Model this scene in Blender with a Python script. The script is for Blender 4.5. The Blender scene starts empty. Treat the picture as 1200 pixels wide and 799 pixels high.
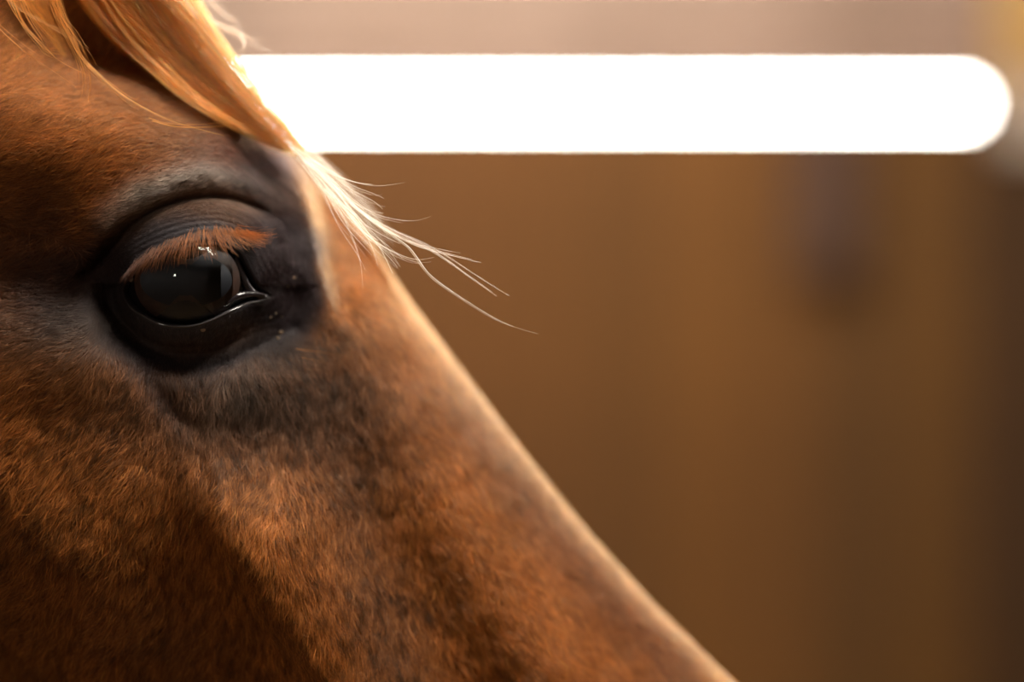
import bpy, math, random
import numpy as np
from mathutils import Vector

rng = np.random.default_rng(7)
random.seed(7)
S = bpy.context.scene

# ------------------------------------------------------------------ camera, sky, light, exposure
U = 0.00026                 # metres per photo pixel in the plane of focus (y = 0)
FD = 0.75                   # focus distance
CZ = 1.55                   # camera height
cam = bpy.data.cameras.new('camera')
cam.sensor_width = 36.0
cam.lens = 36.0 * FD / (1200 * U)
cam.dof.use_dof = True
cam.dof.focus_distance = FD - 0.002
cam.dof.aperture_fstop = 2.5
cam.dof.aperture_blades = 0
cam.clip_start = 0.02
co = bpy.data.objects.new('camera', cam)
S.collection.objects.link(co)
co.location = (0, -FD, CZ)
co.rotation_euler = (math.radians(90), 0, 0)
S.camera = co

SKY = 60.0
w = bpy.data.worlds.new('sky'); S.world = w; w.use_nodes = True
bg = w.node_tree.nodes['Background']
bg.inputs[0].default_value = (1.0, 0.93, 0.83, 1); bg.inputs[1].default_value = SKY

def portal(name, loc, rot, sx, sy):
    L = bpy.data.lights.new(name, 'AREA'); L.shape = 'RECTANGLE'; L.size = sx; L.size_y = sy
    L.cycles.is_portal = True
    o = bpy.data.objects.new(name, L); S.collection.objects.link(o); o.location = loc; o.rotation_euler = rot
    return o

# room: x -2.6..2.6, y -2.6..3.05, z 0..2.9
XL, XR, YF, YB, ZC = -2.6, 2.6, -2.6, 3.05, 2.9
KB = 0.00026 * (YB + FD) / FD             # metres per photo pixel on the back wall
def bx_(px): return (px - 600) * KB
def bz_(py): return CZ - (py - 399.5) * KB
SLOT = (-1.5, bx_(1139), bz_(128.5), bz_(113.5))         # x0,x1,z0,z1 of the long gap
RIM_OPENING = (-0.3, 2.4, 2.24, 2.86)                              # unseen opening added high in the back wall for rim light
FRONT_OPENING = (-1.4, -1.15, 2.2, 2.4)                         # unseen opening added behind the camera for front light (x0,x1,z0,z1)
KEY_OPENING = (0.15, 1.00, -0.46, -0.08)                          # unseen roof opening added as key light (x0,x1,y0,y1)
BACK_KEY_OPENING = (-0.45, 0.25, 2.2, 2.5)                                # second added roof opening, brightens the back wall and the horse's edge
GLINT_SLIT = (0.3, 1.5, 2.10, 2.16)                             # unseen slit added in the right wall for eye reflections (y0,y1,z0,z1)
R90 = math.radians(90)
def mid(a, b): return (a + b) / 2
portal('slot_daylight', (mid(*SLOT[:2]), YB + .02, mid(*SLOT[2:])), (-R90, 0, 0), SLOT[1]-SLOT[0], SLOT[3]-SLOT[2])
portal('added_rim_opening', (mid(*RIM_OPENING[:2]), YB + .02, mid(*RIM_OPENING[2:])), (-R90, 0, 0), RIM_OPENING[1]-RIM_OPENING[0], RIM_OPENING[3]-RIM_OPENING[2])
portal('added_front_opening', (mid(*FRONT_OPENING[:2]), YF - .02, mid(*FRONT_OPENING[2:])), (R90, 0, 0), FRONT_OPENING[1]-FRONT_OPENING[0], FRONT_OPENING[3]-FRONT_OPENING[2])
portal('added_roof_opening', (mid(*KEY_OPENING[:2]), mid(*KEY_OPENING[2:]), ZC + .02), (0, 0, 0), KEY_OPENING[1]-KEY_OPENING[0], KEY_OPENING[3]-KEY_OPENING[2])
portal('added_roof_opening', (mid(*BACK_KEY_OPENING[:2]), mid(*BACK_KEY_OPENING[2:]), ZC + .02), (0, 0, 0), BACK_KEY_OPENING[1]-BACK_KEY_OPENING[0], BACK_KEY_OPENING[3]-BACK_KEY_OPENING[2])

vs = S.view_settings
vs.view_transform = 'Standard'; vs.look = 'None'; vs.exposure = 0.0; vs.gamma = 1.0
vs.use_curve_mapping = False
S.cycles.use_denoising = True
S.cycles.max_bounces = 8
S.cycles.transparent_max_bounces = 24
S.cycles.sample_clamp_indirect = 6.0

# ------------------------------------------------------------------ helpers
def col(h): return tuple(h) + (1.0,)
def mat(name):
    m = bpy.data.materials.new(name); m.use_nodes = True
    nt = m.node_tree; return m, nt, nt.nodes['Principled BSDF']
def nd(nt, typ, **kw):
    n = nt.nodes.new(typ)
    for k, v in kw.items(): setattr(n, k, v)
    return n
def link(o, parent=None):
    S.collection.objects.link(o)
    if parent: o.parent = parent
    return o
def mesh_obj(name, verts, faces, m=None, parent=None, smooth=False):
    me = bpy.data.meshes.new(name); me.from_pydata(verts, [], faces)
    if smooth: me.polygons.foreach_set('use_smooth', [True] * len(me.polygons))
    me.update()
    if m: me.materials.append(m)
    return link(bpy.data.objects.new(name, me), parent)
def boxes(bl):
    V, F = [], []
    for (x0, x1, y0, y1, z0, z1) in bl:
        b = len(V)
        V += [(x0,y0,z0),(x1,y0,z0),(x1,y1,z0),(x0,y1,z0),(x0,y0,z1),(x1,y0,z1),(x1,y1,z1),(x0,y1,z1)]
        F += [tuple(b+i for i in f) for f in ((0,3,2,1),(4,5,6,7),(0,1,5,4),(1,2,6,5),(2,3,7,6),(3,0,4,7))]
    return V, F
def box_obj(name, bl, m, parent=None, bevel=0.0):
    V, F = boxes(bl)
    o = mesh_obj(name, V, F, m, parent)
    if bevel:
        b = o.modifiers.new('bevel', 'BEVEL'); b.width = bevel; b.segments = 2
    return o

# ------------------------------------------------------------------ setting materials
def wood(name, base=(1,1,1), rough=.75, vertical=True, use_obj=True):
    m, nt, p = mat(name)
    tc = nd(nt, 'ShaderNodeTexCoord'); mp = nd(nt, 'ShaderNodeMapping')
    mp.inputs['Scale'].default_value = (14, 14, 1.2) if vertical else (1.2, 14, 14)
    nt.links.new(tc.outputs['Object'], mp.inputs[0])
    n1 = nd(nt, 'ShaderNodeTexNoise'); n1.inputs['Scale'].default_value = 3; n1.inputs['Detail'].default_value = 6
    nt.links.new(mp.outputs[0], n1.inputs[0])
    n2 = nd(nt, 'ShaderNodeTexNoise'); n2.inputs['Scale'].default_value = 2.3; n2.inputs['Detail'].default_value = 2
    nt.links.new(tc.outputs['Object'], n2.inputs[0])
    r = nd(nt, 'ShaderNodeValToRGB')
    r.color_ramp.elements[0].position = .3; r.color_ramp.elements[0].color = (.55, .5, .42, 1)
    r.color_ramp.elements[1].position = .72; r.color_ramp.elements[1].color = (1.15, 1.12, 1.05, 1)
    nt.links.new(n1.outputs[0], r.inputs[0])
    r2 = nd(nt, 'ShaderNodeMapRange'); r2.inputs['To Min'].default_value = .72; r2.inputs['To Max'].default_value = 1.25
    nt.links.new(n2.outputs[0], r2.inputs[0])
    mx = nd(nt, 'ShaderNodeMix', data_type='RGBA', blend_type='MULTIPLY'); mx.inputs[0].default_value = 1
    nt.links.new(r.outputs[0], mx.inputs[6])
    if use_obj:
        oi = nd(nt, 'ShaderNodeObjectInfo'); nt.links.new(oi.outputs['Color'], mx.inputs[7])
    else: mx.inputs[7].default_value = col(base)
    vm = nd(nt, 'ShaderNodeVectorMath', operation='SCALE')
    nt.links.new(mx.outputs[2], vm.inputs[0]); nt.links.new(r2.outputs[0], vm.inputs['Scale'])
    nt.links.new(vm.outputs[0], p.inputs['Base Color'])
    p.inputs['Roughness'].default_value = rough
    b = nd(nt, 'ShaderNodeBump'); b.inputs['Strength'].default_value = .4; b.inputs['Distance'].default_value = .004
    nt.links.new(n1.outputs[0], b.inputs['Height']); nt.links.new(b.outputs[0], p.inputs['Normal'])
    return m
M_plank = wood('plank_wood')
M_rail = wood('rail_wood', vertical=False)
M_dark = wood('dark_boards', base=(.055, .028, .012), use_obj=False)
M_floor, nt, p = mat('sand_floor')
n = nd(nt, 'ShaderNodeTexNoise'); n.inputs['Scale'].default_value = 25; n.inputs['Detail'].default_value = 8
r = nd(nt, 'ShaderNodeValToRGB'); r.color_ramp.elements[0].color = (.07,.042,.02,1); r.color_ramp.elements[1].color = (.14,.09,.045,1)
nt.links.new(n.outputs[0], r.inputs[0]); nt.links.new(r.outputs[0], p.inputs['Base Color']); p.inputs['Roughness'].default_value = .95

# ------------------------------------------------------------------ the stable
T = .05
def panel_with_hole(axis, a0, a1, b0, b1, holes, pos, thick):
    """boxes of a wall slab in (a,b) with rectangular holes; pos = slab start on the third axis"""
    as_ = sorted({a0, a1, *[h[0] for h in holes], *[h[1] for h in holes]})
    bs_ = sorted({b0, b1, *[h[2] for h in holes], *[h[3] for h in holes]})
    out = []
    for i in range(len(as_)-1):
        for j in range(len(bs_)-1):
            ca, cb = mid(as_[i], as_[i+1]), mid(bs_[j], bs_[j+1])
            if any(h[0] < ca < h[1] and h[2] < cb < h[3] for h in holes): continue
            A0, A1, B0, B1 = as_[i], as_[i+1], bs_[j], bs_[j+1]
            if axis == 'y': out.append((A0, A1, pos, pos+thick, B0, B1))
            if axis == 'x': out.append((pos, pos+thick, A0, A1, B0, B1))
            if axis == 'z': out.append((A0, A1, B0, B1, pos, pos+thick))
    return out
def struct(name, bl, m):
    o = box_obj(name, bl, m); o['kind'] = 'structure'; return o
fl = struct('floor', [(XL-T, XR+T, YF-T, YB+T, -.05, 0)], M_floor)
ce = struct('ceiling', panel_with_hole('z', XL-T, XR+T, YF-T, YB+T, [KEY_OPENING, BACK_KEY_OPENING], ZC, T), M_dark)
wb = struct('wall_back', panel_with_hole('y', XL-T, XR+T, 0, ZC, [(SLOT[0], SLOT[1], SLOT[2], SLOT[3]), RIM_OPENING], YB, T*.4), M_dark)
wf = struct('wall_front', panel_with_hole('y', XL-T, XR+T, 0, ZC, [FRONT_OPENING], YF-T, T), M_dark)
wl = struct('wall_left', [(XL-T, XL, YF, YB, 0, ZC)], M_dark)
wr = struct('wall_right', panel_with_hole('x', YF, YB, 0, ZC, [GLINT_SLIT], XR, T), M_dark)
for o, lab in ((wb, 'brown plank stable wall behind the horse, with a long bright gap'),
               (fl, 'sandy stable floor'), (ce, 'dark boarded ceiling'), (wf, 'dark boarded wall'),
               (wl, 'dark boarded wall'), (wr, 'dark boarded wall')):
    o['label'] = lab

# vertical planks under the gap, tones vary across the wall, darker to the right
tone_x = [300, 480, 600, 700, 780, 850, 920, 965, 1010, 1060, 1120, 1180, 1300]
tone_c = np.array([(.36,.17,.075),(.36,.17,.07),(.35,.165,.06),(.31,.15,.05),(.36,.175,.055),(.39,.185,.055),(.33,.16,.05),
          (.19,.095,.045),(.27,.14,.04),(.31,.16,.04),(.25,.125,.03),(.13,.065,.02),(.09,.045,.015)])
def plank(x0, x1, z0, z1, color, name='plank', m=None, dy=0.0, thick=.026, parent=wb):
    o = box_obj(name, [(x0-(x0+x1)/2, x1-(x0+x1)/2, 0, thick, 0, z1-z0)], m or M_plank, parent, .003)
    o.location = ((x0+x1)/2, YB - thick - dy, z0); o.color = col(color)
    return o
x = XL; pw = .118
while x < XR - .02:
    x1 = min(x + pw, XR)
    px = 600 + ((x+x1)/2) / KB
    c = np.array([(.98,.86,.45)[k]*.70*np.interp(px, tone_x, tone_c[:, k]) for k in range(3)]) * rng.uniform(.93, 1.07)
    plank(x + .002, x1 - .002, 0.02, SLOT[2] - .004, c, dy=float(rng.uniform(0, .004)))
    x = x1
plank(bx_(925), bx_(1000), bz_(320), SLOT[2] - .012, (.14,.075,.05), 'board', dy=.032)
# boards over the gap: a planed beam, then paler boards
def hboard(x0, x1, z0, z1, color, dy=0, thick=.03, parent=wb):
    return plank(x0, x1, z0, z1, color, 'board', M_rail, dy, thick, parent)
hboard(XL, bx_(1165), SLOT[3] + .003, SLOT[3] + .10, (.52, .37, .31))
hboard(XL, bx_(1165), SLOT[3] + .106, SLOT[3] + .20, (.52, .38, .32))
hboard(XL, XR, SLOT[3] + .206, RIM_OPENING[2] - .002, (.74, .68, .62))
hboard(XL, RIM_OPENING[0], RIM_OPENING[2], ZC, (.5, .38, .28)); hboard(RIM_OPENING[1], XR, RIM_OPENING[2], ZC, (.5, .38, .28))
hboard(bx_(1150), bx_(1165)+.0, SLOT[2]-.004, SLOT[3]+.003, (.5,.35,.25))
# door post at the end of the gap: sunlight put into the golden upper and pale lower colour
pz = SLOT[3]
hboard(bx_(1168), bx_(1168)+.25, pz + .02, pz + .20, (.95, .62, .22), dy=.01)
hboard(bx_(1168), bx_(1168)+.25, SLOT[2] - .06, pz + .016, (.92, .80, .72), dy=.01)
# trims of the added rim opening
def trim(name, bl, c):
    o = box_obj(name, bl, M_rail); o.color = col(c); o['kind'] = 'structure'; return o
trim('trim_1', [(RIM_OPENING[0]-.03, RIM_OPENING[0], YB-.05, YB, RIM_OPENING[2], RIM_OPENING[3]), (RIM_OPENING[1], RIM_OPENING[1]+.03, YB-.05, YB, RIM_OPENING[2], RIM_OPENING[3])], (.45,.33,.22))

# ------------------------------------------------------------------ the horse: shape of the head
XM = 0.075                        # y of the head's middle plane
def uv2w(u, v): return (u - 600) * U, CZ - (v - 399.5) * U
def w2uv(x, z): return 600 + x / U, 399.5 - (z - CZ) / U
KM = (FD + XM) / FD
O_uv = np.array([600 - 270*KM, 399.5 - 229.5*KM])     # on the brow-line of the profile
A2 = np.array([.644, .765]); N2 = np.array([.765, -.644])

def sm(a, b, x):
    t = np.clip((x - a) / (b - a), 0, 1); return t*t*(3-2*t)
def gauss(d, s): return np.exp(-(d/s)**2)
def seg_dist(u, v, pts):
    """distance to a polyline, side (+ = right of travel, y down) and position 0..1 along it"""
    P = np.array(pts, float); best = np.full(u.shape, 1e9); side = np.zeros(u.shape); tt = np.zeros(u.shape)
    L = np.hypot(*(P[1:]-P[:-1]).T); cum = np.concatenate([[0], np.cumsum(L)])
    for i in range(len(P)-1):
        a, d = P[i], P[i+1]-P[i]
        k = np.clip(((u-a[0])*d[0] + (v-a[1])*d[1]) / (d@d), 0, 1)
        dx, dy = u - a[0] - k*d[0], v - a[1] - k*d[1]
        ds = np.hypot(dx, dy); m = ds < best
        best = np.where(m, ds, best); side = np.where(m, np.sign(d[0]*dy - d[1]*dx), side)
        tt = np.where(m, (cum[i] + k*L[i]) / cum[-1], tt)
    return best, side, tt
def spline(pts, n=12, closed=False):
    P = np.array(pts, float); N = len(P); out = []
    rngi = range(N) if closed else range(N-1)
    for i in rngi:
        g = lambda j: P[j % N] if closed else P[min(max(j, 0), N-1)]
        p0, p1, p2, p3 = g(i-1), g(i), g(i+1), g(i+2)
        for k in range(n):
            t = k/n
            out.append(.5*((2*p1)+(-p0+p2)*t+(2*p0-5*p1+4*p2-p3)*t*t+(-p0+3*p1-3*p2+p3)*t**3))
    if not closed: out.append(P[-1])
    return np.array(out)
_lat = np.random.default_rng(3).random((8, 256, 256)).astype(np.float32)
def vnoise(u, v, k=0):
    iu, iv = np.floor(u).astype(int), np.floor(v).astype(int); fu, fv = u-iu, v-iv
    fu, fv = fu*fu*(3-2*fu), fv*fv*(3-2*fv); L = _lat[k]
    g = lambda a, b: L[a & 255, b & 255]
    return (g(iu,iv)*(1-fu)+g(iu+1,iv)*fu)*(1-fv) + (g(iu,iv+1)*(1-fu)+g(iu+1,iv+1)*fu)*fv - .5
def fbm(u, v, k=0, o=3):
    r = 0; a = 1
    for i in range(o): r = r + a*vnoise(u*2**i + 17*i, v*2**i + 9*i, (k+i) % 8); a *= .5
    return r

# eye opening
UPPER = [(139,341),(146,324),(166,307),(196,293),(228,284),(256,283),(276,294),(287,314),(297,333),(311,345)]
LOWER = [(303,350),(290,353),(268,364),(244,376),(220,382),(190,380),(162,368),(146,354)]
OPEN = spline(UPPER + LOWER, 8, True)
def in_poly(u, v, P):
    r = np.zeros(u.shape, bool); n = len(P)
    for i in range(n):
        x0, y0 = P[i]; x1, y1 = P[(i+1) % n]
        if y0 == y1: continue
        c = ((y0 > v) != (y1 > v)) & (u < (x1-x0)*(v-y0)/(y1-y0)+x0); r ^= c
    return r
def open_sd(u, v):
    shp = u.shape; u = u.ravel(); v = v.ravel(); d = np.full(u.shape, 400.0)
    near = (np.abs(u-215) < 190) & (np.abs(v-330) < 170)
    if near.any():
        b, _, _ = seg_dist(u[near], v[near], np.vstack([OPEN, OPEN[:1]]))
        d[near] = np.where(in_poly(u[near], v[near], OPEN), -b, b)
    return d.reshape(shp)
EC = (214.0, 332.0); ER = 84.0; EY = 0.0225     # eyeball centre (u,v), radius px, y of the centre

BROW_EDGE = spline([(300,118),(322,150),(340,190),(356,232),(368,275),(379,318),(392,360),(410,410)], 6)
CREASE = spline([(92,318),(122,286),(154,256),(194,236),(236,227),(272,232),(300,250),(320,282)], 6)
RIM = spline([(60,292),(116,258),(160,229),(206,209),(250,204),(292,216),(326,246)], 6)
CREST = spline([(150,470),(228,548),(282,625),(328,705),(385,800),(450,900),(530,1010)], 6)
NASAL = spline([(395,300),(425,378),(462,462),(508,555),(556,650),(612,750),(680,860)], 6)
UNDER = spline([(105,352),(125,385),(160,412),(205,428),(255,424),(300,402),(335,385)], 6)
TEAR = spline([(120,395),(165,430),(200,478),(250,520)], 6)

def features(u, v):
    """height towards the viewer, in metres, over the plain head form"""
    h = np.zeros(u.shape)
    mm = .001
    # bony brow: a dome over the eye, cut off sharply along its front edge
    r = np.hypot((u-235)/165, (v-262)/150)
    dome = 8.5*mm*np.exp(-(r**2)*1.1)
    d, sd, t = seg_dist(u, v, BROW_EDGE)
    inside = np.where(sd > 0, d, -d)              # + = eye side
    fade = sm(0, .12, t) * (1 - sm(.62, 1., t))
    step = sm(-5, 6, inside)
    h += dome * (1 - fade + fade*step)
    h += fade * np.where(inside > 0, 3.2*mm*gauss(inside-16, 26), 0) * sm(0, 16, inside)
    h -= fade * 15*mm * np.where(inside < 0, gauss(inside+34, 50), gauss(34, 50)*(1-sm(0, 12, inside)))
    # orbital rim
    d, sd, t = seg_dist(u, v, RIM); h += 3.4*mm*gauss(d, 17)*sm(0, .25, t)*(1-sm(.85, 1.05, t)*.5)
    # upper bright band: process running back from the brow
    d, sd, t = seg_dist(u, v, [(-260,175),(-60,165),(100,165),(230,170)]); h += 8*mm*gauss(d, 62)
    # hollow above the eye and behind the forelock
    h -= 11*mm*gauss(np.hypot((u-85)/1.4, (v-50)), 62)
    h -= 5*mm*gauss(np.hypot((u-20)/1.2, (v-300)), 75)
    # hollow behind / below the eye corner
    d, sd, t = seg_dist(u, v, [(-80,345),(40,338),(130,338)]); h -= 4.0*mm*gauss(d, 36)
    d, sd, t = seg_dist(u, v, UNDER); h -= 2.0*mm*gauss(d, 11) ; h -= 1.2*mm*gauss(d, 30)
    d, sd, t = seg_dist(u, v, TEAR); h -= 1.2*mm*gauss(d, 14)*(1-sm(.5, 1, t))
    h += 3.5*mm*gauss(np.hypot((u-70)/1.6, v-430), 50)
    h += 2.2*mm*gauss(np.hypot((u-270)/1.7, v-450), 42)
    h -= 3.2*mm*gauss(np.hypot((u-300), v-540), 60)
    # hollow in front of the inner corner
    h -= 4.5*mm*gauss(np.hypot((u-335)/.9, (v-350)/1.3), 40)
    # facial crest, steep on its lower side
    d, sd, t = seg_dist(u, v, CREST); q = np.where(sd > 0, d, -d)     # + = lower-left
    h += 11*mm*sm(.05, .38, t)*np.where(q > 0, gauss(q, 38), gauss(q, 85))
    h -= 5*mm*sm(.1, .4, t)*gauss(q-120, 80)
    # valley between crest and nasal ridge, then the nasal ridge
    d, sd, t = seg_dist(u, v, NASAL); q = np.where(sd > 0, d, -d)
    h += (4.2+2.5*t)*mm*np.where(q > 0, gauss(q, 48), gauss(q, 50))*sm(0, .1, t)
    h -= 1.3*mm*gauss(q-95, 40)
    h -= 1.6*mm*gauss(q+85, 34)*sm(.15,.4,t)
    # cheek muscle
    h += 7*mm*gauss(np.hypot((u-0)/1.1, (v-640)), 170)
    # soft veins and unevenness
    h += 0.5*mm*fbm(u/60, v/60, 1) + .25*mm*fbm(u/22, v/22, 2)
    d, sd, t = seg_dist(u, v, spline([(395,385),(420,450),(425,520),(450,590)], 5)); h += .5*mm*gauss(d, 9)
    d, sd, t = seg_dist(u, v, spline([(255,455),(245,520),(262,590)], 5)); h += .8*mm*gauss(d, 7)
    return h

def lid_blend(u, v, y):
    """eyelids: follow the eyeball just outside the opening, roll over at the margin, drop inside it"""
    sdv = open_sd(u, v)
    rr = np.hypot(u-EC[0], v-EC[1]); rr = rr - np.clip(sdv, 0, 70)*.55*(v < EC[1])
    R = ER + 9
    ysph = EY - np.sqrt(np.clip(R*R - np.minimum(rr, R*.93)**2, 1, None))*U + np.clip(rr - R*.93, 0, None)*U*1.2
    ub = v < (EC[1] + .03*(u-EC[0]))
    dc, _, _ = seg_dist(u, v, CREASE)
    # upper lid reaches to the crease, lower lid about 30 px
    wl = 1 - sm(20, 46, sdv)
    wu = 1 - sm(42, 60, sdv)
    wgt = np.where(ub, wu, wl) * (1-sm(305, 345, u)*.8) * sm(85, 130, u)
    yy = y*(1-wgt) + ysph*wgt
    # crease groove and lid wrinkles
    yy = yy + .0038*gauss(dc, 6.0)*(u > 80) + .0010*gauss(dc-0, 15)
    up = sm(0, 6, EC[1]-8-v)
    wr = np.sin(sdv*.95 + 2.2*fbm(u/40, v/40, 5)) * gauss(sdv-24, 16)
    yy = yy - .00016*wr*up
    wr2 = np.sin(sdv*.7 + 3*fbm(u/30, v/60, 4)) * gauss(sdv-22, 14)
    yy = yy - .00016*wr2*(1-up)
    # rolled margin
    yy = yy - .0007*gauss(sdv-4, 4.5)
    yy = yy + .0080*sm(1.0, -9, sdv)
    return yy, sdv

def off_px(s):      # profile line offset (px, + = outward) along s (px)
    return np.interp(s, [-900,-420,-300,-160,-60,0,60,160,260,400,520,640,760,900,1100,1300,1420,1500],
                        [-10,-10,0,4,3,0,-1,4,-6,-14,-20,-22,-17,-4,-4,-16,-60,-150])
def D_px(s): return np.interp(s, [-900,-420,-100,150,400,700,1000,1250,1400,1480,1500], [1100,860,860,880,800,620,440,400,360,200,60])
def W_px(s): return np.interp(s, [-900,-420,-200,50,300,600,900,1200,1400,1480,1500], [290,262,275,283,262,222,175,150,125,60,12])
def YM(s): return XM

def axis_frame(s):
    """spine origin (uv plane), direction and outward normal at s px; bends back into the neck behind the poll"""
    s = np.asarray(s, float)
    s0 = -430.0; R = 560.0                       # px
    a = np.clip((s0 - s)/R, 0, math.radians(80))
    over = np.clip((s0 - s) - R*math.radians(80), 0, None)
    th0 = math.atan2(A2[1], A2[0])
    P0 = O_uv + A2*s0 - N2*650                    # centre of the bend, on the throat side
    return a, over, P0

def surf(s, t, side):
    """s,t arrays -> u,v,y of the plain form, side -1 = near the viewer, +1 = far"""
    a = 2.25
    c = np.cos(np.pi*t); si = np.sin(np.pi*t)
    cx = np.sign(c)*np.abs(c)**(2/a); e = np.abs(si)**(2/a)
    D = D_px(s); W = W_px(s)
    q = D*(1-cx)/2
    # under-jaw narrower than the brow
    narrow = 1 - .35*sm(.55, 1.0, q/D)
    yy = YM(s) + side*W*e*narrow*U
    outd = off_px(s) - q                          # along the outward normal, px
    ang, over, P0 = axis_frame(s)
    sc = np.maximum(s, -430.0)
    base = O_uv[None, :] + sc[..., None].reshape(-1, 1)*A2 if False else None
    nx, ny = N2; ax, ay = A2
    # straight part
    u = O_uv[0] + sc*ax + outd*nx; v = O_uv[1] + sc*ay + outd*ny
    # bent part: rotate about P0 counter-clockwise on the picture (towards the left), then straight on
    rx, ry = u - P0[0], v - P0[1]
    ca, sa = np.cos(-ang), np.sin(-ang)
    ur, vr = P0[0] + ca*rx - sa*ry, P0[1] + sa*rx + ca*ry
    dx, dy = ca*(-ax) - sa*(-ay), sa*(-ax) + ca*(-ay)
    return ur + over*dx, vr + over*dy, yy

# grid lines
def density(x, table):
    return np.interp(x, [a for a, _ in table], [b for _, b in table])
s_vals = [-2300.0]
while s_vals[-1] < 1500:
    s_ = s_vals[-1]
    s_vals.append(s_ + float(density(s_, [(-2300,60),(-600,30),(-480,6),(-380,2.6),(-40,2.0),(-10,1.25),(185,1.25),(215,2.0),(320,2.6),(950,3.0),(1050,12),(1500,22)])))
s_vals[-1] = 1500.0
tf = np.linspace(0, 1, 20001)
a_ = 2.25; cf = np.cos(np.pi*tf); q_ = 860*(1-np.sign(cf)*np.abs(cf)**(2/a_))/2; e_ = 283*np.abs(np.sin(np.pi*tf))**(2/a_)
arc = np.concatenate([[0], np.cumsum(np.hypot(np.diff(q_), np.diff(e_)))])
t_vals = [0.0]; cur = 0.0
while cur < arc[-1]:
    qq = np.interp(cur, arc, q_)
    cur += float(density(qq, [(0,3.0),(10,2.2),(60,1.8),(95,1.25),(285,1.25),(310,2.2),(700,3.2),(760,8),(860,10)]))
    t_vals.append(float(np.interp(min(cur, arc[-1]), arc, tf)))
t_vals[-1] = 1.0
s_arr, t_arr = np.array(s_vals), np.array(t_vals)
SS, TT = np.meshgrid(s_arr, t_arr, indexing='ij')
un, vn, yn = surf(SS, TT, -1)
# features only push the flank of the head; they fade at the midline edges and in the neck
facing = np.clip(np.sin(np.pi*TT), 0, 1)
flank = sm(.0, .30, facing) * sm(-1000, -520, SS) * (1-sm(1150, 1400, SS))
yn2 = yn - features(un, vn)*flank
yl, sdv = lid_blend(un, vn, yn2)
yn2 = np.where((np.abs(un-215) < 230) & (np.abs(vn-330) < 200), yl, yn2)
# nostril hollow and mouth line beyond the frame
ns = np.hypot((SS-1330)/70, (TT*1-.32)*900/55); yn2 = yn2 + .018*np.exp(-ns**2)
ml = np.abs(TT - (.62 + .0*SS)); yn2 = yn2 + .004*np.exp(-(ml/.012)**2)*sm(1150, 1250, SS)*(1-sm(1440, 1490, SS))

# far side, coarser, same form with a softer brow
s2 = s_arr[::6] if (len(s_arr)-1) % 6 == 0 else np.append(s_arr[::6], s_arr[-1])
ns_, nt_ = SS.shape
jt = list(range(0, nt_, 6));
if jt[-1] != nt_-1: jt.append(nt_-1)
verts = []; 
def pack(u, v, y):
    x, z = uv2w(u, v); return np.stack([x, y, z], -1)
V_near = pack(un, vn, yn2).reshape(-1, 3)
idx = np.arange(ns_*nt_).reshape(ns_, nt_)
quads = np.stack([idx[:-1,:-1], idx[:-1,1:], idx[1:,1:], idx[1:,:-1]], -1).reshape(-1, 4)
sdq = sdv.reshape(-1)[quads].max(1)
quads = quads[sdq > -13]
uf, vf, yf = surf(SS, TT, 1)
bump = features(uf, vf)*flank*.6
yf = yf + np.minimum(np.maximum(bump, -.004), .012)
# far rows use all of s so that the midlines weld, few of t
jf = np.array([j for j in jt])
Vf = pack(uf[:, jf], vf[:, jf], yf[:, jf])
nf = len(jf)
idf = np.zeros((ns_, nf), int); base = ns_*nt_
inner = np.arange(ns_*(nf-2)).reshape(ns_, nf-2) + base
idf[:, 1:-1] = inner; idf[:, 0] = idx[:, 0]; idf[:, -1] = idx[:, -1]
Vall = np.vstack([V_near, Vf[:, 1:-1].reshape(-1, 3)])
qf = np.stack([idf[:-1,:-1], idf[1:,:-1], idf[1:,1:], idf[:-1,1:]], -1).reshape(-1, 4)
allq = np.vstack([quads, qf])
capa = list(idx[0, :]) + list(idf[0, ::-1][1:-1]); capb = list(idx[-1, :]) + list(idf[-1, ::-1][1:-1])

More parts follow.
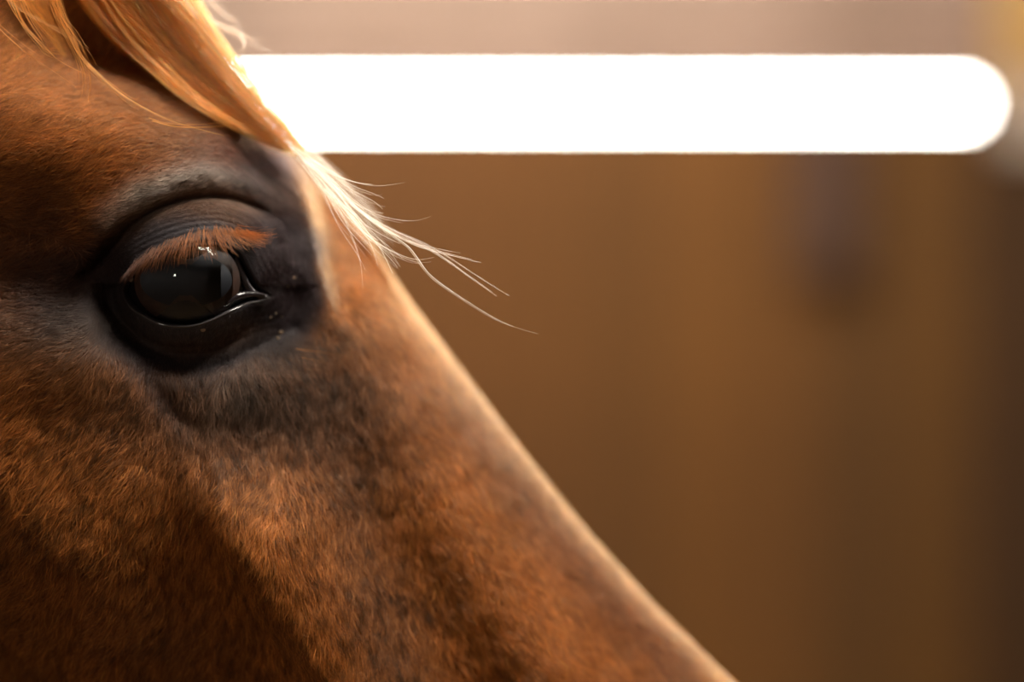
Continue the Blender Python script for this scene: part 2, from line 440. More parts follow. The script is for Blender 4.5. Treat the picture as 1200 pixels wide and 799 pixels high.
# ------------------------------------------------------------------ coat colour (pigment, with some shade and sheen painted in)
DARK1 = np.array([.020,.017,.020]); CHEST = np.array([.47,.155,.030]); GREY = np.array([.10,.074,.056])
def coat_color(u, v):
    c = np.broadcast_to(CHEST, u.shape + (3,)).copy()
    n1 = fbm(u/120, v/120, 3)[..., None]; c = c*(1 + .28*n1)
    # bare greyish skin around the eye and in the tear track
    def mixc(m, colr):
        nonlocal c
        m = np.clip(m, 0, 1)[..., None]; c = c*(1-m) + np.asarray(colr)*m
    nz = fbm(u/35, v/35, 6)*.35
    mixc(.92*np.exp(-(np.hypot((u-300)/165, (v-468)/84)**2)) + nz*.3*np.exp(-(np.hypot((u-310)/170, (v-460)/95)**2)), GREY)
    mixc(.75*np.exp(-(np.hypot((u-40)/170, (v-390)/58)**2)), GREY*np.array([.62,.52,.42]))
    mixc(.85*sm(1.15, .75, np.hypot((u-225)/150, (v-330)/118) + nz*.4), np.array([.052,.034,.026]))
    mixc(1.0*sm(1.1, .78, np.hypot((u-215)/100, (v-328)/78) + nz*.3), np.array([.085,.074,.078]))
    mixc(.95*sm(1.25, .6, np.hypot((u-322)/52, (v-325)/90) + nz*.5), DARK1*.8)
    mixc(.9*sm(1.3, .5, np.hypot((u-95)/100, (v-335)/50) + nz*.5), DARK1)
    mixc(.45*np.exp(-(np.hypot((u-40)/110, (v-310)/60)**2)), [.07,.03,.018])  # shade left of the eye, painted into the coat
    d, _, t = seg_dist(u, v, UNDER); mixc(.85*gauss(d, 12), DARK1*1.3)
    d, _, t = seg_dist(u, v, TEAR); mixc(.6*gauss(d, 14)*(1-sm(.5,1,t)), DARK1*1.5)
    d, _, t = seg_dist(u, v, RIM); mixc(.95*gauss(d, 20)*sm(.10,.40,t)*(1-sm(.75,.98,t)), [.46,.38,.31])  # sheen on the orbital rim painted as a pale arc
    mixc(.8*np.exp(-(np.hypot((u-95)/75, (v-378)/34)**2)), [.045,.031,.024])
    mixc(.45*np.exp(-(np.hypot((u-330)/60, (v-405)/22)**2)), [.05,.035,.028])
    # darker hair on brow front and down the side of the face; darker strip along the bridge
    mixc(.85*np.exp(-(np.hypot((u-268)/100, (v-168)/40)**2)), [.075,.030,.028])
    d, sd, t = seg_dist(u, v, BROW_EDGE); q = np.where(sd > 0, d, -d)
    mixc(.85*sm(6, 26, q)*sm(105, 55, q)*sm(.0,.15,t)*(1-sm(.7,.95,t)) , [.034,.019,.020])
    mixc(.75*np.exp(-(np.hypot((u-165)/95, (v-60)/55)**2)), [.13,.045,.025])  # forelock's shadow over the hollow, painted into the coat
    mixc(.7*np.exp(-(np.hypot((u-20)/70, (v-285)/70)**2)), [.10,.035,.015])  # shade in the left hollow, painted into the coat
    d, _, t = seg_dist(u, v, spline([(385,470),(405,570),(430,680),(472,820)], 5)); mixc(.55*gauss(d, 48) + nz*.12*gauss(d, 80), [.13,.065,.035])
    d, _, t = seg_dist(u, v, spline([(470,390),(548,500),(640,625),(720,720),(800,800)], 5)); mixc(.7*gauss(d, 34)*sm(.02,.3,t), [.20,.068,.026])
    mixc(.30*sm(560, 760, v + .5*(300-u))*sm(420,200,u), [.20,.075,.02])  # shade on the lower cheek below the crest, painted in
    return np.clip(c, .004, 1)

M_skin, nt, p = mat('horse_skin')
at = nd(nt, 'ShaderNodeAttribute'); at.attribute_name = 'coat'
tc = nd(nt, 'ShaderNodeTexCoord')
nz = nd(nt, 'ShaderNodeTexNoise'); nz.inputs['Scale'].default_value = 900; nz.inputs['Detail'].default_value = 3
nt.links.new(tc.outputs['Object'], nz.inputs[0])
mr = nd(nt, 'ShaderNodeMapRange'); mr.inputs['To Min'].default_value = .45; mr.inputs['To Max'].default_value = 1.1
nt.links.new(nz.outputs[0], mr.inputs[0])
vm = nd(nt, 'ShaderNodeVectorMath', operation='SCALE'); nt.links.new(at.outputs['Color'], vm.inputs[0]); nt.links.new(mr.outputs[0], vm.inputs['Scale'])
nt.links.new(vm.outputs[0], p.inputs['Base Color'])
p.inputs['Roughness'].default_value = .62
p.inputs['Specular IOR Level'].default_value = .12
bp = nd(nt, 'ShaderNodeBump'); bp.inputs['Strength'].default_value = .35; bp.inputs['Distance'].default_value = .0003
nt.links.new(nz.outputs[0], bp.inputs['Height']); nt.links.new(bp.outputs[0], p.inputs['Normal'])

horse = bpy.data.objects.new('horse', None); S.collection.objects.link(horse)
horse.location = (0, XM, 0)
horse['label'] = 'chestnut horse in profile with dark eye and orange forelock before the plank wall'
horse['category'] = 'horse'
OFF = np.array([0, XM, 0])
me = bpy.data.meshes.new('body')
faces = [tuple(f) for f in allq.tolist()] + [tuple(int(i) for i in capa[::-1]), tuple(int(i) for i in capb)]
# drop verts that no face uses
used = np.zeros(len(Vall), bool); used[allq.ravel()] = True
remap = np.cumsum(used) - 1
allq2 = remap[allq]
facesl = allq2.tolist() + [[int(remap[i]) for i in capa[::-1]], [int(remap[i]) for i in capb]]
Vb = Vall[used]
me.from_pydata((Vb - OFF).tolist(), [], facesl)
me.polygons.foreach_set('use_smooth', [True]*len(me.polygons))
me.materials.append(M_skin)
ub_, vb_ = w2uv(Vb[:, 0], Vb[:, 2])
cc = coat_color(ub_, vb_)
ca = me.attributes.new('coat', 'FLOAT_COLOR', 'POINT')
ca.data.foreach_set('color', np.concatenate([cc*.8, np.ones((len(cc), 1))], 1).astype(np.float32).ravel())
me.update()
body = link(bpy.data.objects.new('body', me), horse)

# ------------------------------------------------------------------ height look-up for things laid on the head
G0, G1, GS = (-200, -250), (1000, 1000), 2.0
gw, gh = int((G1[0]-G0[0])/GS), int((G1[1]-G0[1])/GS)
ymap = np.full((gw, gh), np.nan)
fu, fv, fy = un.ravel(), vn.ravel(), yn2.ravel()
gi, gj = ((fu-G0[0])/GS).astype(int), ((fv-G0[1])/GS).astype(int)
ok = (gi >= 0) & (gi < gw) & (gj >= 0) & (gj < gh)
order = np.argsort(-fy[ok]); ymap[gi[ok][order], gj[ok][order]] = fy[ok][order]
for _ in range(10):
    nanm = np.isnan(ymap)
    if not nanm.any(): break
    acc = np.zeros_like(ymap); cnt = np.zeros_like(ymap)
    for dx, dy in ((1,0),(-1,0),(0,1),(0,-1)):
        sh = np.roll(np.roll(ymap, dx, 0), dy, 1); g = ~np.isnan(sh); acc[g] += sh[g]; cnt[g] += 1
    f = nanm & (cnt > 0); ymap[f] = acc[f]/cnt[f]
ymap = np.where(np.isnan(ymap), XM, ymap)
def ysurf(u, v):
    i = np.clip(((np.asarray(u)-G0[0])/GS).astype(int), 0, gw-1); j = np.clip(((np.asarray(v)-G0[1])/GS).astype(int), 0, gh-1)
    return ymap[i, j]

# ------------------------------------------------------------------ hair
def hair_mat(name, rough, trans, spec):
    m, nt, p = mat(name)
    out = nt.nodes['Material Output']
    at = nd(nt, 'ShaderNodeAttribute'); at.attribute_name = 'hair_color'
    nt.links.new(at.outputs['Color'], p.inputs['Base Color'])
    p.inputs['Roughness'].default_value = rough; p.inputs['Specular IOR Level'].default_value = spec
    tr = nd(nt, 'ShaderNodeBsdfHairPrincipled'); tr.parametrization = 'COLOR'; nt.links.new(at.outputs['Color'], tr.inputs['Color'])
    tr.inputs['Roughness'].default_value = .35; tr.inputs['Radial Roughness'].default_value = .6
    mx = nd(nt, 'ShaderNodeMixShader'); mx.inputs[0].default_value = trans
    nt.links.new(p.outputs[0], mx.inputs[1]); nt.links.new(tr.outputs[0], mx.inputs[2]); nt.links.new(mx.outputs[0], out.inputs['Surface'])
    return m
M_coat = hair_mat('coat_hair', .5, .26, .16)
M_mane = hair_mat('mane_hair', .42, .25, .25)
def hair_obj(name, P, rad, colr, m, parent, taper=True):
    """P (N,K,3) world points, rad (N,), colr (N,3)"""
    N, K, _ = P.shape
    hc = bpy.data.hair_curves.new(name); hc.add_curves([K]*N)
    hc.position_data.foreach_set('vector', (P - OFF).astype(np.float32).ravel())
    ra = hc.attributes.get('radius') or hc.attributes.new('radius', 'FLOAT', 'POINT')
    prof = np.linspace(1, .25, K) if taper else np.ones(K)
    ra.data.foreach_set('value', (rad[:, None]*prof[None]).astype(np.float32).ravel())
    a = hc.attributes.new('hair_color', 'FLOAT_COLOR', 'CURVE')
    a.data.foreach_set('color', np.concatenate([np.clip(colr,0.003,.97), np.ones((N,1))], 1).astype(np.float32).ravel())
    hc.materials.append(m)
    o = link(bpy.data.objects.new(name, hc), parent); o['kind'] = 'stuff'
    return o

# direction of the coat on the face, degrees clockwise from +u (v is down)
DIRS = [(-40,40,-55),(60,40,-52),(150,60,-48),(40,110,-40),(60,180,-28),(180,150,-25),(270,120,-10),(300,170,30),(200,190,-22),(120,230,-18),
        (30,240,-15),(20,300,160),(30,350,175),(60,420,150),(140,440,110),(230,450,95),(330,430,70),(340,300,85),(350,220,70),(320,200,50),
        (410,260,62),(450,380,66),(400,480,82),(500,520,64),(600,600,54),(700,720,50),(450,640,84),(560,740,62),(350,640,92),(280,600,100),
        (380,780,84),(200,620,112),(80,560,122),(100,740,120),(-40,650,130),(250,740,105),(240,215,-10),(290,235,25)]
DP = np.array([d[:2] for d in DIRS], float); DA = np.radians([d[2] for d in DIRS])
def coat_dir(u, v):
    w_ = 1/((((u[:, None]-DP[None, :, 0])**2 + (v[:, None]-DP[None, :, 1])**2) + 400)**1.5)
    c, s_ = (w_*np.cos(DA)).sum(1), (w_*np.sin(DA)).sum(1)
    a = np.arctan2(s_, c)
    return a + .55*fbm(u/28, v/28, 4) + .35*fbm(u/9, v/9, 5)

# roots scattered over the near side, by the area of each quad
q4 = quads
A, B, C, Dd = (V_near[q4[:, i]] for i in range(4))
nrm = np.cross(C-A, B-Dd)      # orientation settled below
area = np.linalg.norm(nrm, axis=1)/2
nrm = nrm/np.maximum(np.linalg.norm(nrm, axis=1), 1e-12)[:, None]
cen = (A+B+C+Dd)/4
cu, cv = w2uv(cen[:, 0], cen[:, 2])
flip = (nrm[:, 1] > 0) & (np.abs(nrm[:, 1]) > .15)
# outward = away from the head's inner axis
cq = sdv.reshape(-1)[q4].mean(1)
inner_pt = np.stack([*uv2w(O_uv[0] + 300*A2[0] - 420*N2[0], O_uv[1] + 300*A2[1] - 420*N2[1])], 0)
mc = np.array([inner_pt[0], XM, inner_pt[1]])
proj = (cen - mc); proj -= np.outer(proj @ np.array([A2[0],0,-A2[1]]), np.array([A2[0],0,-A2[1]]))
sg = np.sign((nrm*proj).sum(1)); sgn = np.median(sg) if abs(np.median(sg)) > 0 else 1
nrm *= sgn
# perspective position of the quad, to leave out what lies far outside the frame
sc_ = FD/(FD+cen[:, 1]); pu, pv = 600+(cu-600)*sc_, 399.5+(cv-399.5)*sc_
inv = (pu > -240) & (pu < 1150) & (pv > -240) & (pv < 1040) & (cq > 3.0)
inframe = (pu > -25) & (pu < 960) & (pv > -25) & (pv < 825)
edge = np.maximum.reduce([-pu-25, -pv-25, pv-825, np.zeros(len(pu))])/215
ring = np.hypot((cu-222)/120, (cv-325)/92)
dens = np.where(ring < 1, .9, 1.0)
pr = area*dens*inv*np.where(inframe, 1, .55*np.clip(1-edge, .0, 1)); pr /= pr.sum()
NH = 290000
pick = rng.choice(len(pr), NH, p=pr)
r1, r2 = rng.random((2, NH))
root = ((A[pick]*(1-r1[:, None]) + B[pick]*r1[:, None])*(1-r2[:, None]) + (Dd[pick]*(1-r1[:, None]) + C[pick]*r1[:, None])*r2[:, None])
nn = nrm[pick]
hu, hv = w2uv(root[:, 0], root[:, 2])
ang = coat_dir(hu, hv) + rng.normal(0, .16, NH)
dirv = np.stack([np.cos(ang), np.zeros(NH), -np.sin(ang)], 1)
dirv -= nn*(dirv*nn).sum(1)[:, None]; dirv /= np.maximum(np.linalg.norm(dirv, axis=1), 1e-6)[:, None]
hsd = open_sd(hu, hv)
eye_near = sm(95, 12, hsd)                        # 1 near the lids
medial = sm(1.3, .6, np.hypot((hu-325)/60, (hv-330)/95))
short = np.maximum(eye_near, .85*medial)
ln = (.0052 - .0038*short)*rng.uniform(.65, 1.25, NH)*(1 + .5*sm(200, 0, hv)*sm(350,100,hu))
lift = (.10 + .10*rng.random(NH) + .05*sm(200, 0, hv))*(1-.4*short)
K = 4; P = np.zeros((NH, K, 3))
bend = rng.normal(0, .18, NH); side_v = np.cross(nn, dirv)
for k in range(K):
    tk = k/(K-1)
    P[:, k] = root + dirv*(ln*tk)[:, None] + nn*(ln*(lift*np.sin(tk*2.2)) + .00003 - .0001*(k == 0))[:, None] + side_v*(ln*bend*tk*tk)[:, None]
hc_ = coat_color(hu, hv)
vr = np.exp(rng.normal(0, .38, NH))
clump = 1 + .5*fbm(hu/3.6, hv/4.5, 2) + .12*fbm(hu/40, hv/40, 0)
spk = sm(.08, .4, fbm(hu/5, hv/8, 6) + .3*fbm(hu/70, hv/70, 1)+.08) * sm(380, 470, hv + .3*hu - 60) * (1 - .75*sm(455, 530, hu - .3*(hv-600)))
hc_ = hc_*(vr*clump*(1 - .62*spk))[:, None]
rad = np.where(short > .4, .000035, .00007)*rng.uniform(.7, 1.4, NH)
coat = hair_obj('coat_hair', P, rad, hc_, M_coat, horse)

# strands that follow drawn guides -----------------------------------------------------------
def guide_strand(pts, n=14):
    """pts: (u,v,dy) dy = metres in front of the skin, or ('y',value) absolute"""
    P2 = spline([(p[0], p[1], p[2]) for p in pts], max(2, int(n/(len(pts)-1))))
    k = np.linspace(0, len(P2)-1, n); i = np.floor(k).astype(int).clip(0, len(P2)-2); f = (k-i)[:, None]
    return P2[i]*(1-f) + P2[i+1]*f
K2 = 20
def bundle(g_lo, g_hi, n, yoff, jitter=5, end=(.8, 1.0), start=(0, .0), wav=3.0):
    a = guide_strand([(*p, 0) for p in g_lo], 60)[:, :2]; b = guide_strand([(*p, 0) for p in g_hi], 60)[:, :2]
    out = []
    for i in range(n):
        w0 = rng.random(); w1 = np.clip(w0 + rng.normal(0, .16), -.1, 1.1)
        e = rng.uniform(*end); s0 = rng.uniform(*start)
        k = np.linspace(s0, e, K2); ww = w0 + (w1-w0)*k
        ii = np.clip(k*59, 0, 58.999); i0 = ii.astype(int); f = (ii-i0)[:, None]
        pa = a[i0]*(1-f)+a[i0+1]*f; pb = b[i0]*(1-f)+b[i0+1]*f
        p = pa*(1-ww[:, None]) + pb*ww[:, None]
        ph = rng.uniform(0, 6.28, 2); fr = rng.uniform(.6, 1.6)
        p = p + jitter*rng.normal(0, .3, 2) + wav*np.stack([np.sin(ph[0]+k*5*fr), np.sin(ph[1]+k*5*fr)], 1)*rng.uniform(.2, 1)
        y = ysurf(p[:, 0], p[:, 1]); y = np.minimum(y, .038)
        ysm = np.convolve(np.pad(y, 2, 'edge'), np.ones(5)/5, 'valid')
        y = np.minimum(ysm, y) - rng.uniform(*yoff) - .001
        x, z = uv2w(p[:, 0], p[:, 1]); out.append(np.stack([x, y, z], 1))
    return out
def free(pts, spread, n, y0, y1, tipspread=1.0, sk=0.0):
    out = []
    g = guide_strand([(*p, 0) for p in pts], K2)[:, :2]
    for i in range(n):
        k = np.linspace(0, 1, K2)
        o1, o2 = rng.normal(0, spread, 2), rng.normal(0, spread*tipspread, 2)
        p = g + o1*(1-k)[:, None] + o2*(k**1.5)[:, None]
        if n > 1:
            e = rng.uniform(.7, 1.0) if i else 1.0; kk = np.linspace(rng.uniform(0, sk)*(K2-1), e*(K2-1), K2); i0 = kk.astype(int).clip(0, K2-2); f = (kk-i0)[:, None]
            p = p[i0]*(1-f)+p[i0+1]*f
        y = np.linspace(y0, y1, K2) + rng.normal(0, .003)
        y = np.minimum(y, ysurf(p[:, 0], p[:, 1]) - .0008)
        x, z = uv2w(p[:, 0], p[:, 1]); out.append(np.stack([x, y, z], 1))
    return out
ORANGE = np.array([.82, .285, .035]); BACKLIT = np.array([.78, .54, .30]); RED = np.array([.48, .125, .015])  # backlight on the loose strands is put into their pale colour
strands, cols, rads = [], [], []
def add(lst, c, r, var=.1):
    for s_ in lst:
        strands.append(s_); cols.append(np.asarray(c)*(1+rng.normal(0, var))); rads.append(r*rng.uniform(.7, 1.3))
add(bundle([(-90,-240),(-20,-150),(60,-40),(110,25),(160,68),(215,112),(275,145),(322,166)], [(0,-270),(90,-160),(175,-40),(222,30),(258,78),(290,115),(320,148),(338,172)], 760, (.0005,.011), end=(.84,1.0)), ORANGE, .00011, .42)
add(bundle([(-90,-240),(-20,-150),(60,-40),(110,25),(160,68),(215,112),(275,145),(322,166)], [(-40,-260),(30,-160),(120,-40),(180,30),(228,90),(270,125),(305,152),(328,170)], 420, (.0002,.004), end=(.75,1.0)), RED, .00010, .4)
add(bundle([(-20,-260),(50,-160),(140,-40),(205,25),(248,72),(290,118),(325,150),(350,180)], [(40,-270),(120,-160),(205,-40),(240,20),(268,60),(300,104),(330,140),(356,178)], 150, (.001,.013), end=(.85,1.0)), ORANGE*1.05, .00011, .35)
# fringe that leaves the forehead, pale colour standing in for backlight
add(bundle([(300,120),(330,160),(352,195),(385,240),(415,280),(432,305)], [(310,115),(345,155),(385,188),(410,210),(440,240),(462,280)], 55, (.002,.010), end=(.45,1.0), start=(0,.3)), BACKLIT, .00007, .1)
FR = [([(320,150),(360,185),(400,205),(440,215),(478,211)],1), ([(330,160),(375,190),(410,212),(440,222),(455,227)],3),
      ([(330,160),(370,195),(410,225),(435,240),(447,246)],3), ([(335,165),(380,205),(420,250),(460,270),(482,273)],3),
      ([(335,165),(385,215),(430,255),(480,285),(530,300),(556,307)],2), ([(335,165),(390,220),(440,260),(500,290),(550,325),(588,352)],2),
      ([(335,165),(385,210),(430,255),(480,290),(500,320),(550,355),(590,378),(625,388)],2),
      ([(340,170),(380,215),(420,260),(455,290),(485,317)],4), ([(340,170),(385,222),(430,275),(480,303),(510,303)],2),
      ([(340,175),(375,215),(405,260),(440,295),(465,318)],4), ([(338,170),(372,215),(410,250),(430,275),(443,284)],5),
      ([(350,180),(392,225),(420,262),(440,290),(452,318)],4)]
for g, n in FR: add(free(g, 1.6, n+1, min(float(ysurf(335, 165)), .02)-.006, -.004+.008*random.random(), 3 if n < 3 else 9, .3), BACKLIT, .00008, .15)
# blurred strands against the light at the top
for g in ([(150,-60),(205,-5),(240,12),(275,28),(302,34)], [(150,-60),(215,0),(255,18),(290,38),(328,58)], [(180,-40),(235,8),(262,20),(272,42),(258,60)],
          [(170,-40),(225,25),(250,48)], [(175,-40),(215,10),(245,35)], [(190,-50),(250,0),(270,6)]):
    add(free(g, 3.5, 7, .045, .03, 1.2), BACKLIT, .00008, .08)
# flyaways over the hollow at the left
FL = [[(-10,-20),(9,0),(43,22),(90,37)], [(0,-15),(25,15),(43,22),(79,43),(108,61),(124,90)], [(-10,20),(0,32),(34,61),(90,99)],
      [(55,-15),(65,11),(99,72),(149,117),(160,121)], [(60,-20),(70,20),(101,83),(98,126)], [(10,-20),(28,25),(50,52),(62,62),(85,63)],
      [(20,-20),(35,20),(55,50),(60,58)], [(0,-20),(22,20),(45,45),(72,72),(110,92)], [(180,140),(205,148),(240,150),(278,148)],
      [(100,75),(140,110),(190,138),(235,152),(265,160)], [(62,-20),(72,15),(90,45),(100,70)], [(66,-20),(75,10),(86,36),(95,60),(104,84)]]
for i, g in enumerate(FL):
    add(free(g, 1.8, 8 if i in (3,4,5,6,10,11) else 3, -.002, -.002, 2.6), ORANGE, .00009, .2)
add(bundle([(-130,-230),(-60,-110),(-20,-30),(20,10),(45,40),(60,60)], [(-70,-240),(0,-120),(30,-30),(42,5),(58,35),(66,60)], 90, (.001,.006), end=(.5,1.0)), ORANGE, .00009, .3)
for g in ([(340,410),(372,414),(410,420)], [(352,433),(370,435),(388,438)], [(348,420),(360,422),(382,428)]):
    add(free(g, .6, 1, ysurf(370,420)-.002, ysurf(400,420)-.003), ORANGE, .00005)
fore = hair_obj('forelock', np.array(strands), np.array(rads), np.array(cols), M_mane, horse)
fore['label'] = 'long orange forelock with pale loose ends'

# eyelashes
strands, cols, rads = [], [], []
LR = spline([(150,318),(172,298),(198,284),(226,273),(252,268),(276,268),(288,274)], 10)
TIPA = np.radians(np.interp(np.linspace(0, 1, len(LR)), [0,.25,.5,.7,.85,1], [125,118,100,70,35,12]))
for i in range(560):
    k = rng.random()**.85*(len(LR)-1.01); i0 = int(k); f = k-i0
    r0 = LR[i0]*(1-f)+LR[i0+1]*f + rng.normal(0, 2.6, 2)
    a = TIPA[i0] + rng.normal(0, .17); fk = k/len(LR)
    L_ = np.interp(fk, [0,.3,.7,1], [20,32,33,34])*rng.uniform(.6, 1.1); curl = rng.normal(.35, .15)*(1 if fk > .6 else -.5)
    ys0 = float(ysurf(r0[0], r0[1])); pts = []
    u_, v_ = r0
    for j in range(8):
        tj = j/7; aa = a + curl*tj*1.0*(-1 if fk > .6 else 1)
        if j: u_, v_ = u_ + L_/7*math.cos(aa), v_ + L_/7*math.sin(aa)
        yy = ys0 - .0001 - .0034*math.sin(tj*1.5)
        x, z = uv2w(u_, v_); pts.append((x, yy, z))
    strands.append(pts); br = np.interp(fk, [0,.3,.6,1], [.12,.32,.8,1.15])
    cols.append(np.array([.46,.14,.035])*br*(1+rng.normal(0,.2))); rads.append(.00006*rng.uniform(.7,1.2))
lash = hair_obj('eyelashes', np.array(strands), np.array(rads), np.clip(np.array(cols), .01, 1), M_mane, horse)
lash['label'] = 'rust-coloured upper eyelashes'

# ------------------------------------------------------------------ eye
def cap(name, R, a0, a1, m, parent, cx=EC[0], cv=EC[1], cy=EY, sx=1.0, sz=1.0, nr=40, na=96, tilt=(0,0), rfun=None):
    """part of a sphere round the axis that points to the viewer, between polar angles a0..a1 (deg)"""
    V, F = [], []
    ex, ez = uv2w(cx, cv)
    for i in range(nr+1):
        th = math.radians(a0 + (a1-a0)*i/nr)
        Rr = R if rfun is None else rfun(math.degrees(th))
        for j in range(na):
            ph = 2*math.pi*j/na
            X, Y, Z = Rr*math.sin(th)*math.cos(ph)*sx, -Rr*math.cos(th), Rr*math.sin(th)*math.sin(ph)*sz
            # tilt of the gaze
            cy_, sy_ = math.cos(tilt[0]), math.sin(tilt[0]); X, Y = X*cy_ - Y*sy_, X*sy_ + Y*cy_
            cz_, sz_ = math.cos(tilt[1]), math.sin(tilt[1]); Y, Z = Y*cz_ - Z*sz_, Y*sz_ + Z*cz_
            V.append((ex+X, cy+Y-XM, ez+Z))
    for i in range(nr):
        for j in range(na):
            k = (j+1) % na
            F.append((i*na+j, (i+1)*na+j, (i+1)*na+k, i*na+k))
    return mesh_obj(name, V, F, m, parent, True)
M_ball, nt, p = mat('eyeball_dark'); p.inputs['Base Color'].default_value = (.012,.009,.009,1); p.inputs['Roughness'].default_value = .25
M_iris, nt, p = mat('iris_brown')
tc = nd(nt, 'ShaderNodeTexCoord'); n = nd(nt, 'ShaderNodeTexNoise'); n.inputs['Scale'].default_value = 420; nt.links.new(tc.outputs['Object'], n.inputs[0])
r = nd(nt, 'ShaderNodeValToRGB'); r.color_ramp.elements[0].color = (.012,.006,.004,1); r.color_ramp.elements[1].color = (.05,.018,.008,1)
nt.links.new(n.outputs[0], r.inputs[0]); nt.links.new(r.outputs[0], p.inputs['Base Color']); p.inputs['Roughness'].default_value = .5
M_pupil, nt, p = mat('pupil'); p.inputs['Base Color'].default_value = (.003,.005,.010,1); p.inputs['Roughness'].default_value = .6
def wet_film(name, tint=.06, ior=1.38, rough=.02, boost=1.0):
    m = bpy.data.materials.new(name); m.use_nodes = True; nt = m.node_tree; nt.nodes.clear()
    out = nd(nt, 'ShaderNodeOutputMaterial'); tr = nd(nt, 'ShaderNodeBsdfTransparent'); gl = nd(nt, 'ShaderNodeBsdfGlossy')
    gl.inputs['Roughness'].default_value = rough; fr = nd(nt, 'ShaderNodeFresnel'); fr.inputs[0].default_value = ior
    mx = nd(nt, 'ShaderNodeMixShader'); nt.links.new(fr.outputs[0], mx.inputs[0]); nt.links.new(tr.outputs[0], mx.inputs[1]); nt.links.new(gl.outputs[0], mx.inputs[2])
    nt.links.new(mx.outputs[0], out.inputs['Surface']); return m
M_cornea = wet_film('cornea_film', ior=1.38)
gz = (math.radians(2), math.radians(-3))
eye = cap('eyeball', ER*U, 0, 150, M_ball, horse)
ir = cap('iris', (ER+.6)*U, 14, 42, M_iris, eye, tilt=gz, sx=1.1, sz=.92)
pu_ = cap('pupil', (ER+.9)*U, 0, 26, M_pupil, eye, tilt=gz, sx=1.45, sz=.85, nr=20)
def corn(a):   # steeper front bulge that meets the ball at 48 degrees
    return (ER + 1.4 + 7.5*max(0, math.cos(min(1, a/50)*math.pi/2))**1.2)*U
cr = cap('cornea', None, 0, 62, M_cornea, eye, rfun=corn, nr=60, tilt=gz)
eye['label'] = 'dark glossy eye'
# third eyelid and caruncle in the inner corner
M_wet, nt, p = mat('wet_dark_skin'); p.inputs['Base Color'].default_value = (.016,.012,.013,1); p.inputs['Roughness'].default_value = .2
p.inputs['Coat Weight'].default_value = .25; p.inputs['Coat Roughness'].default_value = .12
nn_ = nd(nt, 'ShaderNodeTexNoise'); nn_.inputs['Scale'].default_value = 700; bb = nd(nt, 'ShaderNodeBump'); bb.inputs['Strength'].default_value = .5; bb.inputs['Distance'].default_value = .0004
tcx = nd(nt, 'ShaderNodeTexCoord'); nt.links.new(tcx.outputs['Object'], nn_.inputs[0]); nt.links.new(nn_.outputs[0], bb.inputs['Height']); nt.links.new(bb.outputs[0], p.inputs['Normal'])
def blob(name, pts, m, parent, na=12):
    """tube through (u,v,y,r px) with rounded ends"""
    G = spline(pts, 6); V, F = [], []
    W = np.array([(*uv2w(g[0], g[1]), g[2]) for g in G])[:, [0, 2, 1]]
    for i, g in enumerate(G):
        tan = W[min(i+1, len(G)-1)] - W[max(i-1, 0)]; tan /= np.linalg.norm(tan)
        s1 = np.cross(tan, (0, 1, 0)); s1 /= np.linalg.norm(s1); s2 = np.cross(tan, s1)
        for j in range(na):
            ph = 2*math.pi*j/na; V.append(tuple(W[i] + (s1*math.cos(ph)+s2*math.sin(ph))*g[3]*U - OFF))
    for i in range(len(G)-1):
        for j in range(na):
            k = (j+1) % na; F.append((i*na+j, i*na+k, (i+1)*na+k, (i+1)*na+j))
    F.append(tuple(range(na))[::-1]); F.append(tuple(range((len(G)-1)*na, len(G)*na)))
    return mesh_obj(name, V, F, m, parent, True)
def yball(u, v, off=0): return EY - math.sqrt(max(((ER+off)**2 - (u-EC[0])**2 - (v-EC[1])**2), 1))*U
blob('third_eyelid', [(272,300,yball(272,300)-.0002,3),(280,322,yball(280,322)-.0000,5),(287,338,yball(285,338)-.0001,6),(298,346,yball(290,340)-.0003,4),(308,347,yball(292,340)-.0006,2.5)], M_wet, horse)
blob('third_eyelid', [(262,356,yball(262,356)-.0006,1.5),(275,347,yball(275,347)-.0010,4),(290,344,yball(285,344)-.0012,4),(306,345,yball(290,344)-.0014,2)], M_wet, horse)
# tear film lying along the lower margin
M_tear, nt, p = mat('tear_film'); p.inputs['Base Color'].default_value = (.05,.045,.045,1); p.inputs['Roughness'].default_value = .08
p.inputs['Coat Weight'].default_value = 1; p.inputs['Coat Roughness'].default_value = .03; p.inputs['IOR'].default_value = 1.5
pts = [(u_, v_, float(ysurf(u_, v_+3))-.0002, r_) for u_, v_, r_ in [(144,352,.5),(150,360,1.0),(166,371,1.2),(190,380.5,1.3),(220,382.5,1.4),(245,376,1.3),(268,364.5,1.3),(288,355,1.6),(303,350.5,1.6),(311,347,.8)]]
blob('tear_film', pts, M_tear, horse, 8)
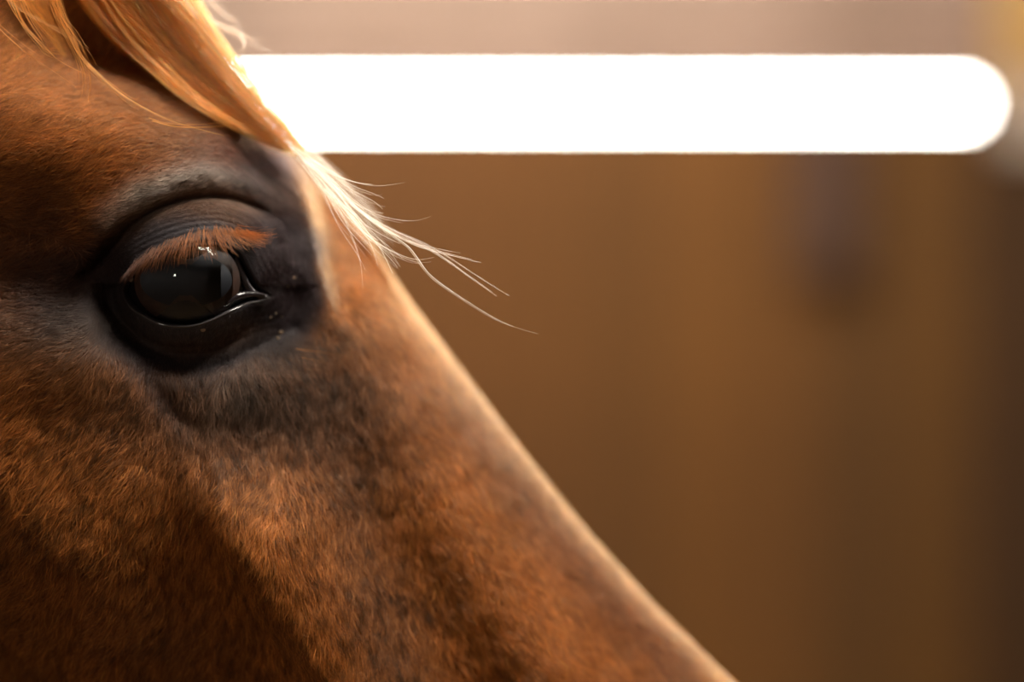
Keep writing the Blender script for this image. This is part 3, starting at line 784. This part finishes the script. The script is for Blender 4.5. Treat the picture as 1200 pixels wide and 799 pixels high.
# crumbs of dirt near the inner corner
M_dirt, nt, p = mat('dirt'); p.inputs['Base Color'].default_value = (.30,.20,.12,1); p.inputs['Roughness'].default_value = .9
def crumb(u_, v_, r_, c=None):
    V, F = [], []; y = float(ysurf(u_, v_)) - r_*U*.5
    ex, ez = uv2w(u_, v_)
    for i in range(1, 5):
        for j in range(8):
            th, ph = math.pi*i/5, 2*math.pi*j/8; k = r_*U*(1+random.uniform(-.3,.3))
            V.append((ex+k*math.sin(th)*math.cos(ph)*1.2, y+k*math.cos(th)*.6-XM, ez+k*math.sin(th)*math.sin(ph)))
    for i in range(3):
        for j in range(8): F.append((i*8+j, i*8+(j+1) % 8, (i+1)*8+(j+1) % 8, (i+1)*8+j))
    F.append(tuple(range(8))[::-1]); F.append(tuple(range(24, 32)))
    return mesh_obj('dirt_crumb', V, F, M_dirt, horse)
for c_ in [(148,326,4.2),(236,386,2.6),(321,389,2.2),(318,396,1.6),(337,323,1.8),(329,333,1.3),(310,371,1.2),(322,370,1.0),(316,366,.9),(41,364,1.6),(145,504,1.0),(164,370,1.0)]:
    crumb(*c_)

# ears, beyond the frame
def ear(yc, sgn_):
    V, F = [], []; n, m_ = 14, 16
    base_u, base_v = O_uv + A2*(-430) - N2*95
    for i in range(n):
        t = i/(n-1); wd = (1-t)**.6*(.55+.9*t)*.038; lean = t*t*.02
        for j in range(m_):
            ph = 2*math.pi*j/m_; open_ = max(0, math.cos(ph))*.45
            up = t*.15
            x, z = uv2w(base_u, base_v)
            V.append((x - up*.25 + wd*math.sin(ph)*.8, yc - XM + sgn_*lean + wd*(math.cos(ph)*(1-open_))*sgn_*.7, z + up - .01))
    for i in range(n-1):
        for j in range(m_):
            k = (j+1) % m_; F.append((i*m_+j, i*m_+k, (i+1)*m_+k, (i+1)*m_+j))
    F.append(tuple(range(m_))[::-1]); F.append(tuple(range((n-1)*m_, n*m_)))
    o = mesh_obj('ear', V, F, M_ear, horse, True)
M_ear, nt, p = mat('ear_coat'); p.inputs['Base Color'].default_value = (.36,.13,.035,1); p.inputs['Roughness'].default_value = .8
ear(XM-.045, -1); ear(XM+.045, 1)
